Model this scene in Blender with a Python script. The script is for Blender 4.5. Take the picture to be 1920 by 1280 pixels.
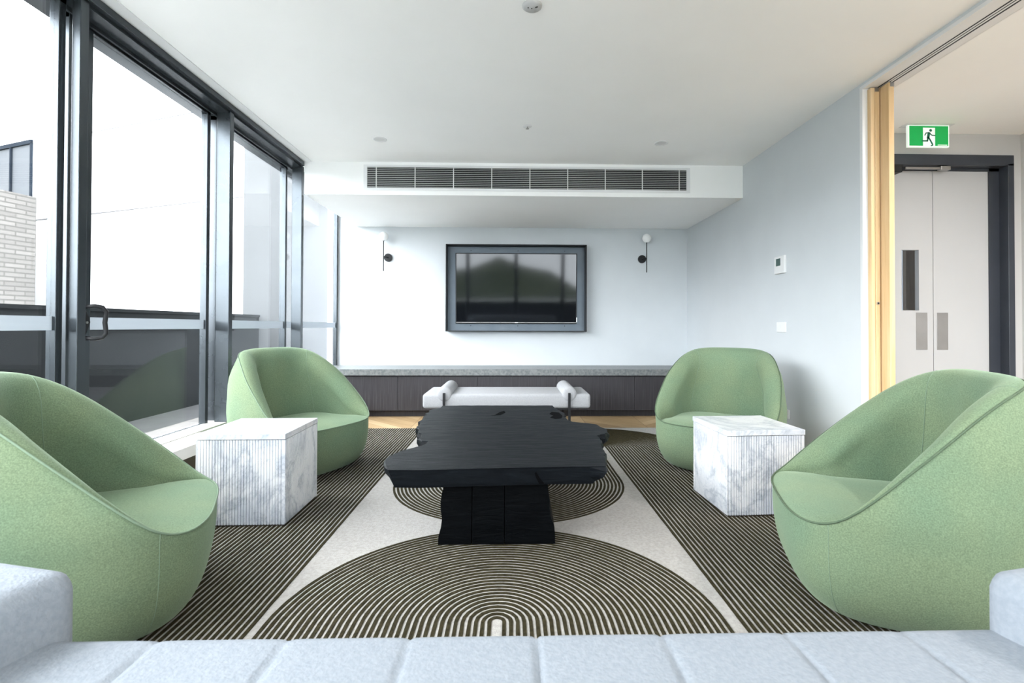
import bpy, bmesh, math, random
from mathutils import Vector, Matrix
from math import sin, cos, pi, radians as RAD
random.seed(7)
for o in list(bpy.data.objects): bpy.data.objects.remove(o)
S = bpy.context.scene
C = S.collection

# ---------------------------------------------------------------- camera
cd = bpy.data.cameras.new('camera'); cam = bpy.data.objects.new('camera', cd); C.objects.link(cam)
cd.sensor_width = 36; cd.lens = 936/1920*36
cd.shift_x = -23.5/1920; cd.shift_y = -38.9/1920
rt = Vector((0.99967, -0.02549, 0.0027)); fw = Vector((0.02548, 0.99961, 0.0111)).normalized()
up = rt.cross(fw).normalized(); rt = fw.cross(up).normalized()
cam.matrix_world = Matrix(((rt.x, up.x, -fw.x, 0), (rt.y, up.y, -fw.y, 0), (rt.z, up.z, -fw.z, 1.06), (0, 0, 0, 1)))
cd.clip_start = .02; cd.clip_end = 2000
cd.dof.use_dof = True; cd.dof.focus_distance = 3.6; cd.dof.aperture_fstop = 6.3
S.camera = cam
# ---------------------------------------------------------------- world, exposure
w = bpy.data.worlds.new('sky'); S.world = w; w.use_nodes = True
bg = w.node_tree.nodes['Background']
bg.inputs[0].default_value = (0.93, 0.965, 1.0, 1); bg.inputs[1].default_value = 6.2
# overcast sky, brightest towards the horizon
_t = w.node_tree; _tc = _t.nodes.new('ShaderNodeTexCoord'); _sp = _t.nodes.new('ShaderNodeSeparateXYZ'); _mr = _t.nodes.new('ShaderNodeMapRange')
_t.links.new(_tc.outputs['Generated'], _sp.inputs[0]); _t.links.new(_sp.outputs[2], _mr.inputs[0])
_mr.inputs[1].default_value = .0; _mr.inputs[2].default_value = .9; _mr.inputs[3].default_value = 6.4; _mr.inputs[4].default_value = 4.4
_t.links.new(_mr.outputs[0], bg.inputs[1])
S.view_settings.view_transform = 'Standard'; S.view_settings.look = 'None'
S.view_settings.gamma = 1; S.view_settings.use_curve_mapping = False
S.view_settings.exposure = 1.75
S.cycles.max_bounces = 12; S.cycles.diffuse_bounces = 10; S.cycles.glossy_bounces = 5
S.cycles.transparent_max_bounces = 24; S.cycles.sample_clamp_indirect = 6
def portal(loc, rot, sx, sy):
    l = bpy.data.lights.new('window_portal', 'AREA'); l.shape = 'RECTANGLE'; l.size = sx; l.size_y = sy
    l.cycles.is_portal = True
    o = bpy.data.objects.new('window_portal', l); C.objects.link(o); o.location = loc; o.rotation_euler = rot
portal((-2.32, 2.4, 1.5), (0, RAD(-90), 0), 2.3, 8.1)
portal((.8, -1.66, 1.3), (RAD(90), 0, 0), 6.1, 2.5)

# ---------------------------------------------------------------- materials
def N(nt, t, **k):
    n = nt.nodes.new(t)
    for a, b in k.items():
        if a == 'op': n.operation = b
        elif a == 'inp':
            for i, v in b.items(): n.inputs[i].default_value = v
        else: setattr(n, a, b)
    return n
def base(name, col, rough=.5, metal=0, spec=.5):
    m = bpy.data.materials.new(name); m.use_nodes = True
    b = m.node_tree.nodes['Principled BSDF']
    b.inputs['Base Color'].default_value = (*col, 1); b.inputs['Roughness'].default_value = rough
    b.inputs['Metallic'].default_value = metal; b.inputs['Specular IOR Level'].default_value = spec
    return m, m.node_tree, b
def ramp(nt, stops):
    r = N(nt, 'ShaderNodeValToRGB'); e = r.color_ramp.elements
    while len(e) < len(stops): e.new(.5)
    for i, (p, c) in enumerate(stops): e[i].position = p; e[i].color = (*c, 1) if len(c) == 3 else c
    return r
def mapped(nt, scale=(1,1,1), rot=(0,0,0)):
    t = N(nt, 'ShaderNodeTexCoord'); mp = N(nt, 'ShaderNodeMapping')
    mp.inputs['Scale'].default_value = scale; mp.inputs['Rotation'].default_value = rot
    nt.links.new(t.outputs['Object'], mp.inputs[0]); return mp.outputs[0]
def noisy(name, c1, c2, scale=20, rough=.6, bump=0, bscale=None, mscale=(1,1,1), metal=0, detail=4, spec=.5, rot=(0,0,0), p=(.35,.65)):
    m, nt, b = base(name, c1, rough, metal, spec); v = mapped(nt, mscale, rot)
    n = N(nt, 'ShaderNodeTexNoise', inp={'Scale': scale, 'Detail': detail}); nt.links.new(v, n.inputs['Vector'])
    r = ramp(nt, [(p[0], c1), (p[1], c2)]); nt.links.new(n.outputs[0], r.inputs[0]); nt.links.new(r.outputs[0], b.inputs['Base Color'])
    if bump:
        n2 = N(nt, 'ShaderNodeTexNoise', inp={'Scale': bscale or scale, 'Detail': 3}); nt.links.new(v, n2.inputs['Vector'])
        bp = N(nt, 'ShaderNodeBump', inp={'Strength': bump, 'Distance': .004}); nt.links.new(n2.outputs[0], bp.inputs['Height'])
        nt.links.new(bp.outputs[0], b.inputs['Normal'])
    return m
M = {}
M['wall'] = noisy('wall_paint', (0.5676,0.6020,0.6278), (0.5848,0.6192,0.6450), 3, .55, .03, 300)
M['ceil'] = noisy('ceiling_paint', (.88,.89,.885), (.90,.91,.905), 2, .7)
M['white'] = noisy('white_enamel', (.72,.73,.74), (.74,.75,.76), 3, .4)
M['corr'] = noisy('corridor_paint', (.50,.50,.495), (.52,.52,.515), 3, .6)
M['doorp'] = noisy('door_laminate', (0.4760,0.4845,0.4930), (0.4930,0.5015,0.5100), 2, .4)
M['alu'] = noisy('charcoal_aluminium', (0.0638,0.0750,0.0840), (0.0713,0.0825,0.0915), 8, .27, metal=.7)
M['black'] = noisy('black_metal', (.010,.011,.013), (.014,.015,.017), 20, .45, spec=.3)
M['pitch'] = noisy('pitch_hole_shade', (.0015,.0015,.002), (.002,.002,.0025), 20, .9, spec=.05)  # black for the painted dark of holes and crack
M['navy'] = noisy('blue_black_paint', (.030,.036,.048), (.036,.042,.055), 6, .4)
M['tvpanel'] = noisy('grey_metal_panel', (0.0900,0.1125,0.1350), (0.1080,0.1305,0.1530), 4, .38, metal=.5)
M['steel'] = noisy('brushed_steel', (.40,.39,.38), (.46,.45,.44), 5, .35, metal=1)
M['sill'] = noisy('pale_sill', (0.5920,0.5760,0.5440), (0.6320,0.6160,0.5840), 5, .45)
M['dark'] = noisy('dark_riser', (.035,.028,.022), (.05,.04,.03), 6, .5)
M['concrete'] = noisy('charcoal_deck', (.030,.031,.033), (.04,.041,.043), 5, .7)
M['paver'] = noisy('bounce_paver', (0.7656,0.7656,0.7540), (0.8352,0.8352,0.8236), 5, .8)  # kept very pale so the decks throw light up to the ceiling
M['parapet'] = noisy('charcoal_cladding', (.008,.009,.0095), (.010,.011,.0115), 3, .9, spec=.02)
M['facade'] = noisy('white_render', (.78,.79,.80), (.82,.83,.84), 1, .8)
M['endwall'] = noisy('grey_render', (0.0506,0.0540,0.0567), (0.0574,0.0608,0.0634), 1, .8)
M['joint'] = noisy('render_joint', (0.0638,0.0638,0.0675), (0.0713,0.0713,0.0750), 1, .8)
M['bwin'] = noisy('pale_cladding_glass', (.058,.064,.071), (.066,.071,.077), .6, .7, spec=.05)
M['bframe'] = noisy('slate_trim', (.010,.014,.020), (.012,.016,.022), 2, .9, spec=.03)
M['land'] = noisy('hill_scrub', (.04,.06,.03), (.08,.10,.05), .05, .9)
M['suburb'] = noisy('pale_suburb_ground', (.30,.32,.30), (.44,.45,.44), .03, .9)
M['city'] = noisy('bounce_city_ground', (.74,.75,.76), (.82,.82,.82), .04, .9)  # lightened so more light bounces up to the ceiling
M['roofs'] = noisy('pale_roofing', (.35,.35,.37), (.45,.45,.46), .1, .7)
M['globe'] = noisy('opal_glass', (.86,.87,.87), (.88,.89,.89), 3, .18)
M['boucle'] = noisy('white_boucle', (0.3290,0.3346,0.3509), (0.3729,0.3784,0.3894), 120, .95, .5, 260)
M['sofa'] = noisy('pale_blue_felt', (0.2226,0.2504,0.2838), (0.2559,0.2838,0.3172), 90, .95, .4, 160)
M['stone'] = noisy('grey_stone_top', (0.1077,0.1204,0.1236), (0.1901,0.2028,0.2028), 45, .35, detail=8)
M['green'] = None
M['screen'] = noisy('screen_glass', (.004,.005,.007), (.005,.006,.008), 1, .06)
M['lcd'] = noisy('lcd_grey', (.05,.10,.09), (.06,.11,.10), 2, .3)
M['signgreen'] = noisy('sign_green', (.0,.33,.07), (.0,.35,.08), 2, .4)
_, nt, b = None, M['signgreen'].node_tree, M['signgreen'].node_tree.nodes['Principled BSDF']
b.inputs['Emission Color'].default_value = (0,.35,.06,1); b.inputs['Emission Strength'].default_value = .12
M['signwhite'] = noisy('sign_white', (.8,.86,.82), (.82,.88,.84), 2, .4)
b = M['signwhite'].node_tree.nodes['Principled BSDF']
b.inputs['Emission Color'].default_value = (.85,1,.92,1); b.inputs['Emission Strength'].default_value = .12
M['signdark'] = noisy('sign_figure_green', (.0,.14,.07), (.0,.15,.08), 2, .4)
m, nt, b = base('fill_lamp_diffuser', (.9,.9,.9)); b.inputs['Emission Color'].default_value = (1,.95,.88,1); b.inputs['Emission Strength'].default_value = 2.5; M['lampon'] = m  # glowing lens of the added corridor downlights
M['ring'] = noisy('downlight_glass', (.62,.63,.63), (.66,.67,.67), 4, .3)
M['lampoff'] = noisy('downlight_lens', (.45,.46,.46), (.5,.51,.51), 4, .3)

def green():
    m, nt, b = base('green_felt_upholstery', (.3,.45,.25), .95, spec=.15); v = mapped(nt)
    n1 = N(nt, 'ShaderNodeTexNoise', inp={'Scale': 3.0, 'Detail': 3}); n2 = N(nt, 'ShaderNodeTexNoise', inp={'Scale': 210, 'Detail': 4, 'Roughness': .6})
    for n in (n1, n2): nt.links.new(v, n.inputs['Vector'])
    r1 = ramp(nt, [(.36, (.122,.182,.116)), (.64, (.150,.200,.120))]); nt.links.new(n1.outputs[0], r1.inputs[0])
    r2 = ramp(nt, [(.33, (.78,.78,.78)), (.67, (1.22,1.22,1.22))]); nt.links.new(n2.outputs[0], r2.inputs[0])
    mx = N(nt, 'ShaderNodeMix', data_type='RGBA', blend_type='MULTIPLY'); mx.inputs[0].default_value = 1
    nt.links.new(r1.outputs[0], mx.inputs[6]); nt.links.new(r2.outputs[0], mx.inputs[7]); nt.links.new(mx.outputs[2], b.inputs['Base Color'])
    bp = N(nt, 'ShaderNodeBump', inp={'Strength': .35, 'Distance': .002}); nt.links.new(n2.outputs[0], bp.inputs['Height']); nt.links.new(bp.outputs[0], b.inputs['Normal'])
    b.inputs['Sheen Weight'].default_value = .25; b.inputs['Sheen Roughness'].default_value = .45; b.inputs['Sheen Tint'].default_value = (.8,1,.75,1)
    return m
M['green'] = green()
M['piping'] = noisy('pale_green_piping', (0.1518,0.2178,0.1485), (0.1716,0.2376,0.1617), 60, .9)
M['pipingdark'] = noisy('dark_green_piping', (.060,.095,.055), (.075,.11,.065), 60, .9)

def glassmat(name='clear_glass', tint=(.98,.985,.985,1), f0=.042):
    m = bpy.data.materials.new(name); m.use_nodes = True; nt = m.node_tree; nt.nodes.remove(nt.nodes['Principled BSDF'])
    out = nt.nodes['Material Output']; lw = N(nt, 'ShaderNodeLayerWeight'); lw.inputs[0].default_value = .5
    p = N(nt, 'ShaderNodeMath', op='POWER'); p.inputs[1].default_value = 5
    # facing = 1-cos for blend .5
    nt.links.new(lw.outputs['Facing'], p.inputs[0])
    mr = N(nt, 'ShaderNodeMath', op='MULTIPLY_ADD'); mr.inputs[1].default_value = .75; mr.inputs[2].default_value = f0; nt.links.new(p.outputs[0], mr.inputs[0])
    tr = N(nt, 'ShaderNodeBsdfTransparent'); tr.inputs[0].default_value = tint
    gl = N(nt, 'ShaderNodeBsdfGlossy'); gl.inputs['Roughness'].default_value = .0; gl.inputs[0].default_value = (.95,.97,1,1)
    mx = N(nt, 'ShaderNodeMixShader'); nt.links.new(mr.outputs[0], mx.inputs[0]); nt.links.new(tr.outputs[0], mx.inputs[1]); nt.links.new(gl.outputs[0], mx.inputs[2])
    nt.links.new(mx.outputs[0], out.inputs[0]); return m
M['glass'] = glassmat(f0=.022)
M['tinted'] = glassmat('added_dimming_glass', (.72,.735,.745,1))  # tint put in to weaken the light from behind the camera
def frost():
    m = bpy.data.materials.new('frosted_film'); m.use_nodes = True; nt = m.node_tree; nt.nodes.remove(nt.nodes['Principled BSDF'])
    out = nt.nodes['Material Output']; n = N(nt, 'ShaderNodeTexNoise', inp={'Scale': 4})
    r = ramp(nt, [(.3, (.66,.70,.74)), (.7, (.70,.74,.78))]); nt.links.new(n.outputs[0], r.inputs[0])
    d = N(nt, 'ShaderNodeBsdfDiffuse'); t = N(nt, 'ShaderNodeBsdfTranslucent'); t.inputs[0].default_value = (.42,.45,.48,1)
    nt.links.new(r.outputs[0], d.inputs[0])
    mx = N(nt, 'ShaderNodeMixShader'); mx.inputs[0].default_value = .5; nt.links.new(d.outputs[0], mx.inputs[1]); nt.links.new(t.outputs[0], mx.inputs[2]); nt.links.new(mx.outputs[0], out.inputs[0])
    return m
M['frost'] = frost()
def marble():
    m, nt, b = base('white_veined_marble', (.8,.8,.8), .32); v = mapped(nt, (1,1,1), (.3,.5,.4))
    n = N(nt, 'ShaderNodeTexNoise', inp={'Scale': 2.6, 'Detail': 9, 'Roughness': .62, 'Distortion': .9}); nt.links.new(v, n.inputs['Vector'])
    a = N(nt, 'ShaderNodeMath', op='SUBTRACT'); a.inputs[1].default_value = .5; nt.links.new(n.outputs[0], a.inputs[0])
    ab = N(nt, 'ShaderNodeMath', op='ABSOLUTE'); nt.links.new(a.outputs[0], ab.inputs[0])
    r = ramp(nt, [(0, (.42,.445,.49)), (.018, (.55,.57,.60)), (.06, (.67,.68,.70)), (.5, (.71,.715,.725))]); nt.links.new(ab.outputs[0], r.inputs[0])
    n2 = N(nt, 'ShaderNodeTexNoise', inp={'Scale': 1.9, 'Detail': 6, 'Distortion': .5}); nt.links.new(v, n2.inputs['Vector'])
    r2 = ramp(nt, [(.50, (1,1,1)), (.66, (.74,.78,.84))]); nt.links.new(n2.outputs[0], r2.inputs[0])
    n3 = N(nt, 'ShaderNodeTexNoise', inp={'Scale': 9, 'Detail': 8, 'Distortion': 1.5}); nt.links.new(v, n3.inputs['Vector'])
    a3 = N(nt, 'ShaderNodeMath', op='SUBTRACT'); a3.inputs[1].default_value = .5; nt.links.new(n3.outputs[0], a3.inputs[0])
    b3 = N(nt, 'ShaderNodeMath', op='ABSOLUTE'); nt.links.new(a3.outputs[0], b3.inputs[0]); r3 = ramp(nt, [(0, (.80,.82,.85)), (.02, (1,1,1))]); nt.links.new(b3.outputs[0], r3.inputs[0])
    x = N(nt, 'ShaderNodeMix', data_type='RGBA', blend_type='MULTIPLY'); x.inputs[0].default_value = 1
    nt.links.new(r.outputs[0], x.inputs[6]); nt.links.new(r2.outputs[0], x.inputs[7])
    y = N(nt, 'ShaderNodeMix', data_type='RGBA', blend_type='MULTIPLY'); y.inputs[0].default_value = 1
    nt.links.new(x.outputs[2], y.inputs[6]); nt.links.new(r3.outputs[0], y.inputs[7]); nt.links.new(y.outputs[2], b.inputs['Base Color'])
    return m
M['marble'] = marble()
def wood(name, c1, c2, c3, stretch=(14,14,.7), rough=.5, scale=2.2):
    m, nt, b = base(name, c1, rough, spec=.35); v = mapped(nt, stretch)
    n = N(nt, 'ShaderNodeTexNoise', inp={'Scale': scale, 'Detail': 7, 'Roughness': .6, 'Distortion': .4}); nt.links.new(v, n.inputs['Vector'])
    r = ramp(nt, [(.3, c1), (.5, c2), (.7, c3)]); nt.links.new(n.outputs[0], r.inputs[0]); nt.links.new(r.outputs[0], b.inputs['Base Color'])
    bp = N(nt, 'ShaderNodeBump', inp={'Strength': .15, 'Distance': .002}); nt.links.new(n.outputs[0], bp.inputs['Height']); nt.links.new(bp.outputs[0], b.inputs['Normal'])
    return m
M['oak'] = wood('oak_door', (0.5808,0.3872,0.1936), (0.6688,0.4752,0.2640), (0.7216,0.5456,0.3344))
M['veneer'] = wood('grey_brown_veneer', (0.0204,0.0191,0.0229), (0.0323,0.0306,0.0357), (0.0561,0.0527,0.0587), (60,60,1.2), .5, 2.0)
M['oakdark'] = wood('brown_timber_lining', (.10,.07,.045), (.14,.10,.065), (.18,.13,.09))
M['oaktread'] = wood('oak_tread', (.45,.32,.18), (.52,.38,.22), (.58,.43,.26), (14,1,14))
def charred(name='charred_black_timber', spec=.10, k=.62):
    m, nt, b = base(name, (.02,.022,.025), .5, spec=spec); v = mapped(nt, (1.6, 9, 9))
    n = N(nt, 'ShaderNodeTexNoise', inp={'Scale': 4, 'Detail': 8, 'Roughness': .65, 'Distortion': .8}); nt.links.new(v, n.inputs['Vector'])
    r = ramp(nt, [(.3, (.004*k,.005*k,.0068*k)), (.6, (.008*k,.0105*k,.0135*k)), (.8, (.016*k,.021*k,.026*k))]); nt.links.new(n.outputs[0], r.inputs[0]); nt.links.new(r.outputs[0], b.inputs['Base Color'])
    rr = ramp(nt, [(.3, (.36,.36,.36)), (.7, (.52,.52,.52))]); nt.links.new(n.outputs[0], rr.inputs[0]); nt.links.new(rr.outputs[0], b.inputs['Roughness'])
    bp = N(nt, 'ShaderNodeBump', inp={'Strength': .55, 'Distance': .006}); nt.links.new(n.outputs[0], bp.inputs['Height']); nt.links.new(bp.outputs[0], b.inputs['Normal'])
    return m
M['charred'] = charred()
M['charred_shaded'] = charred('charred_shaded_timber', .05, .22)  # same timber as the slab, darkened to paint the shade on the base
def chevron():
    m, nt, b = base('oak_chevron_floor', (.5,.35,.2), .42, spec=.35); L = nt.links
    tc = N(nt, 'ShaderNodeTexCoord'); sp = N(nt, 'ShaderNodeSeparateXYZ'); L.new(tc.outputs['Object'], sp.inputs[0])
    def mth(op, a, b_=None):
        n = N(nt, 'ShaderNodeMath', op=op)
        for i, s in enumerate((a, b_)):
            if s is None: continue
            if isinstance(s, (int, float)): n.inputs[i].default_value = s
            else: L.new(s, n.inputs[i])
        return n.outputs[0]
    xs = mth('ADD', sp.outputs[0], 50.03); col = mth('FLOOR', mth('DIVIDE', xs, .62)); pp = mth('PINGPONG', xs, .62)
    t = mth('DIVIDE', mth('ADD', sp.outputs[1], mth('MULTIPLY', pp, 1.0)), .17); idx = mth('FLOOR', t); fr = mth('FRACT', t)
    cb = N(nt, 'ShaderNodeCombineXYZ'); L.new(idx, cb.inputs[0]); L.new(col, cb.inputs[1])
    wn = N(nt, 'ShaderNodeTexWhiteNoise'); L.new(cb.outputs[0], wn.inputs[0])
    cb2 = N(nt, 'ShaderNodeCombineXYZ'); L.new(mth('MULTIPLY', t, 5.0), cb2.inputs[0]); L.new(mth('MULTIPLY', pp, 3.0), cb2.inputs[1]); L.new(mth('MULTIPLY', idx, 3.7), cb2.inputs[2])
    gn = N(nt, 'ShaderNodeTexNoise', inp={'Scale': 1.3, 'Detail': 6, 'Distortion': .6}); L.new(cb2.outputs[0], gn.inputs['Vector'])
    r = ramp(nt, [(.3, (.36,.24,.125)), (.5, (.45,.315,.17)), (.72, (.54,.40,.235))]); L.new(mth('ADD', mth('MULTIPLY', gn.outputs[0], .6), mth('MULTIPLY', wn.outputs[0], .4)), r.inputs[0])
    edge = mth('MINIMUM', mth('MINIMUM', fr, mth('SUBTRACT', 1.0, fr)), mth('MULTIPLY', mth('MINIMUM', pp, mth('SUBTRACT', .62, pp)), 5.0))
    e = mth('LESS_THAN', edge, .015)
    mx = N(nt, 'ShaderNodeMix', data_type='RGBA'); L.new(e, mx.inputs[0]); L.new(r.outputs[0], mx.inputs[6]); mx.inputs[7].default_value = (.20,.12,.06,1); L.new(mx.outputs[2], b.inputs['Base Color'])
    return m
M['chevron'] = chevron()
M['rug'] = noisy('cream_wool_pile', (0.3557,0.3420,0.3215), (0.4309,0.4172,0.3967), 70, .95, .6, 220, spec=.1)
M['olive'] = noisy('olive_brown_pile', (0.0216,0.0183,0.0091), (0.0416,0.0357,0.0183), 60, .95, .6, 200, spec=.1)
def brick():
    m, nt, b = base('pale_brick', (.3,.28,.25), .9); tc = N(nt, 'ShaderNodeTexCoord'); sp = N(nt, 'ShaderNodeSeparateXYZ'); nt.links.new(tc.outputs['Object'], sp.inputs[0])
    ad = N(nt, 'ShaderNodeMath', op='ADD'); nt.links.new(sp.outputs[0], ad.inputs[0]); nt.links.new(sp.outputs[1], ad.inputs[1])
    cb = N(nt, 'ShaderNodeCombineXYZ'); nt.links.new(ad.outputs[0], cb.inputs[0]); nt.links.new(sp.outputs[2], cb.inputs[1])
    br = N(nt, 'ShaderNodeTexBrick'); br.inputs['Scale'].default_value = 1; br.inputs['Brick Width'].default_value = .36; br.inputs['Row Height'].default_value = .078
    br.inputs['Mortar Size'].default_value = .012; br.inputs['Color1'].default_value = (.062,.059,.055,1); br.inputs['Color2'].default_value = (.082,.078,.073,1); br.inputs['Mortar'].default_value = (.040,.038,.035,1)
    nt.links.new(cb.outputs[0], br.inputs[0]); nt.links.new(br.outputs[0], b.inputs['Base Color']); return m
M['brick'] = brick()

# ---------------------------------------------------------------- helpers
def link(name, bm, mat, parent=None, smooth=False):
    me = bpy.data.meshes.new(name); bmesh.ops.recalc_face_normals(bm, faces=bm.faces[:]); bm.to_mesh(me); bm.free()
    if smooth:
        for p in me.polygons: p.use_smooth = True
    me.materials.append(M[mat] if isinstance(mat, str) else mat)
    o = bpy.data.objects.new(name, me); C.objects.link(o)
    if parent: o.parent = parent
    return o
def sharp(o, ang=35):
    o.data.set_sharp_from_angle(angle=RAD(ang)); return o
def box(bm, x0, x1, y0, y1, z0, z1, bev=0, seg=2):
    vs = [bm.verts.new((x, y, z)) for x in (x0, x1) for y in (y0, y1) for z in (z0, z1)]
    fs = [bm.faces.new([vs[i] for i in q]) for q in ((0,1,3,2), (4,6,7,5), (0,4,5,1), (2,3,7,6), (0,2,6,4), (1,5,7,3))]
    if bev:
        es = list({e for f in fs for e in f.edges})
        bmesh.ops.bevel(bm, geom=es, offset=bev, segments=seg, affect='EDGES', profile=.5)
    return bm
def bx(*a, **k): return box(bmesh.new(), *a, **k)
def cyl(bm, p0, p1, r0, r1=None, n=24, caps=True):
    p0, p1 = Vector(p0), Vector(p1); r1 = r0 if r1 is None else r1; d = (p1-p0).normalized()
    a = d.orthogonal().normalized(); b = d.cross(a)
    A = [bm.verts.new(p0 + (a*cos(2*pi*i/n)+b*sin(2*pi*i/n))*r0) for i in range(n)]
    B = [bm.verts.new(p1 + (a*cos(2*pi*i/n)+b*sin(2*pi*i/n))*r1) for i in range(n)]
    for i in range(n): bm.faces.new((A[i], A[(i+1)%n], B[(i+1)%n], B[i]))
    if caps: bm.faces.new(A); bm.faces.new(B)
    return bm
def tube(bm, pts, r, n=8, closed=False):
    pts = [Vector(p) for p in pts]; rings = []; m_ = len(pts); prev = None
    for i, p in enumerate(pts):
        t = (pts[(i+1) % m_] - pts[i-1]) if closed else (pts[min(i+1, m_-1)] - pts[max(i-1, 0)])
        t.normalize(); a = (prev - t*prev.dot(t)) if prev else t.orthogonal(); a.normalize(); prev = a; b = t.cross(a)
        rings.append([bm.verts.new(p + (a*cos(2*pi*k/n)+b*sin(2*pi*k/n))*r) for k in range(n)])
    for i in range(m_ if closed else m_-1):
        A, B = rings[i], rings[(i+1) % m_]
        for k in range(n): bm.faces.new((A[k], A[(k+1)%n], B[(k+1)%n], B[k]))
    if not closed: bm.faces.new(rings[0]); bm.faces.new(rings[-1])
    return bm
def lathe(bm, prof, c=(0,0,0), n=40):
    rings = []
    for r, z in prof:
        rings.append([bm.verts.new((c[0]+r*cos(2*pi*k/n), c[1]+r*sin(2*pi*k/n), c[2]+z)) for k in range(n)] if r > 1e-6 else [bm.verts.new((c[0], c[1], c[2]+z))])
    for A, B in zip(rings, rings[1:]):
        for k in range(n):
            if len(A) == 1: bm.faces.new((A[0], B[k], B[(k+1)%n]))
            elif len(B) == 1: bm.faces.new((A[k], A[(k+1)%n], B[0]))
            else: bm.faces.new((A[k], A[(k+1)%n], B[(k+1)%n], B[k]))
    return bm
def prism(bm, poly, f):   # extrude a polygon between two placements f(u, v, 0) and f(u, v, 1)
    A = [bm.verts.new(f(u, v, 0)) for u, v in poly]; B = [bm.verts.new(f(u, v, 1)) for u, v in poly]; n = len(poly)
    for i in range(n): bm.faces.new((A[i], A[(i+1)%n], B[(i+1)%n], B[i]))
    bm.faces.new(A); bm.faces.new(B); return bm
def thing(name, label, cat, loc=(0,0,0), rz=0, group=None, kind=None):
    o = bpy.data.objects.new(name, None); C.objects.link(o); o.location = loc; o.rotation_euler = (0, 0, rz); o.empty_display_size = .1
    return tag(o, label, cat, group, kind)
def tag(o, label=None, cat=None, group=None, kind=None):
    if label: o['label'] = label
    if cat: o['category'] = cat
    if group: o['group'] = group
    if kind: o['kind'] = kind
    return o
def struct(name, bm, mat, label=None, cat=None):
    o = link(name, bm, mat); return tag(o, label or name.replace('_', ' '), cat or name.split('_')[0], kind='structure')

XL, XR, YB, ZC = -2.003, 2.272, 6.42, 2.645
YF, ZS = 4.847, 2.328
ZH = 2.605
KS = 1.0515
def kx(x): return x*KS
def kz(z): return 0 if z == 0 else 1.06 + (z-1.06)*KS
# ---------------------------------------------------------------- shell
struct('floor', bx(-2.35, 4.4, -1.75, 6.55, -.15, 0), 'chevron', 'oak chevron parquet floor under the rug', 'floor')
bm = bx(-2.35, 2.40, -1.75, 6.55, ZC, ZC+.12)
struct('ceiling', bm, 'ceil', 'plain white ceiling of the lounge', 'ceiling')
struct('ceiling_corridor', bx(2.46, 4.3, -1.75, 5.0, ZH, ZH+.16), 'ceil', 'lower white ceiling of the corridor beyond the sliding door opening', 'ceiling')
struct('wall_back', bx(-2.35, 2.40, YB, YB+.13, 0, ZC), 'wall', 'pale grey back wall behind the television', 'wall')
struct('wall_right', bx(XR, XR+.128, 3.19, YB, 0, ZC), 'wall', 'pale grey right wall carrying the thermostat', 'wall')
struct('wall_corridor_far', box(box(bx(2.40, kx(2.84), 3.88, 4.0, 0, ZH), kx(3.80), 4.3, 3.88, 4.0, 0, ZH), kx(2.84), kx(3.80), 3.88, 4.0, kz(2.36), ZH), 'corr', 'warm grey corridor wall around the double door', 'wall')
struct('wall_corridor_right', bx(4.07, 4.2, -1.75, 3.88, 0, ZH), 'corr', 'warm grey corridor wall at the far right', 'wall')
# soffit with the air grille in its face
struct('ceiling_bulkhead', bx(XL, XR, YF, YB, ZS, ZC), 'ceil', 'dropped white ceiling bulkhead above the television wall', 'ceiling')
# opening trim and head with track
bm = bx(XR, 2.46, -1.75, 3.19, ZH+.02, ZC)
struct('wall_right_header', bm, 'wall', 'header above the sliding door opening', 'wall')
bm = bmesh.new()
box(bm, XR-.004, 2.325, 3.165, 3.192, 0, ZH, .003)
box(bm, XR-.004, 2.350, -1.75, 3.19, ZH, ZH+.02)
for a, b_ in ((2.362, 2.372), (2.380, 2.391), (2.403, 2.462)): box(bm, a, b_, -1.75, 3.19, ZH, ZH+.02)
struct('trim_1', bm, 'white', 'white frame and slotted track around the sliding door opening', 'trim')
struct('trim_2', bx(2.349, 2.404, -1.75, 3.18, ZH+.0012, ZH+.012), 'black', 'black strip painting the shade inside the sliding door track slots', 'trim')  # black sheet in place of the shade in the slots
# wall behind the camera: tall glazing
bm = bmesh.new()
for x in (-2.2, -1.25, .12, 1.45, 2.34, 3.2, 3.9): box(bm, x-.05, x+.05, -1.72, -1.60, .1, 2.55)
box(bm, -2.35, 4.2, -1.74, -1.58, 0, .1); box(bm, -2.35, 4.2, -1.74, -1.58, 2.55, ZC)
struct('window_5', bm, 'alu', 'dark framed glazing wall behind the camera', 'window')
struct('window_7', bx(-2.3, 4.05, -1.665, -1.655, .1, 2.55), 'tinted', 'unseen tinted glass added behind the camera to dim the front light', 'window')  # unseen pane added to dim the front glazing

# window wall on the left ------------------------------------------------
struct('trim_9', bx(-2.34, -2.197, -1.75, YB, 0, .372), 'dark', 'dark outer upstand below the left glazing', 'trim')
struct('wall_left', bx(-2.197, -2.03, -1.75, YB, 0, .372), 'sill', 'pale upstand and sill under the left glazing', 'wall')
bm = bmesh.new()
box(bm, -2.30, -2.035, -1.75, YF+.02, 2.585, ZC); box(bm, -2.05, -2.004, -1.75, YF+.02, 2.602, ZC-.001, .003)
box(bm, -2.14, -2.125, -1.75, YF+.02, 2.565, 2.59)
box(bm, -2.30, -2.15, YF+.02, YB, 2.585, ZC)
struct('trim_3', bm, 'alu', 'charcoal aluminium head beam along the left glazing', 'trim')
struct('trim_4', bx(-2.003, -1.93, -1.75, YF, ZC-.006, ZC-.0005), 'white', 'thin white ceiling bead beside the window beam', 'trim')
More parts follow.
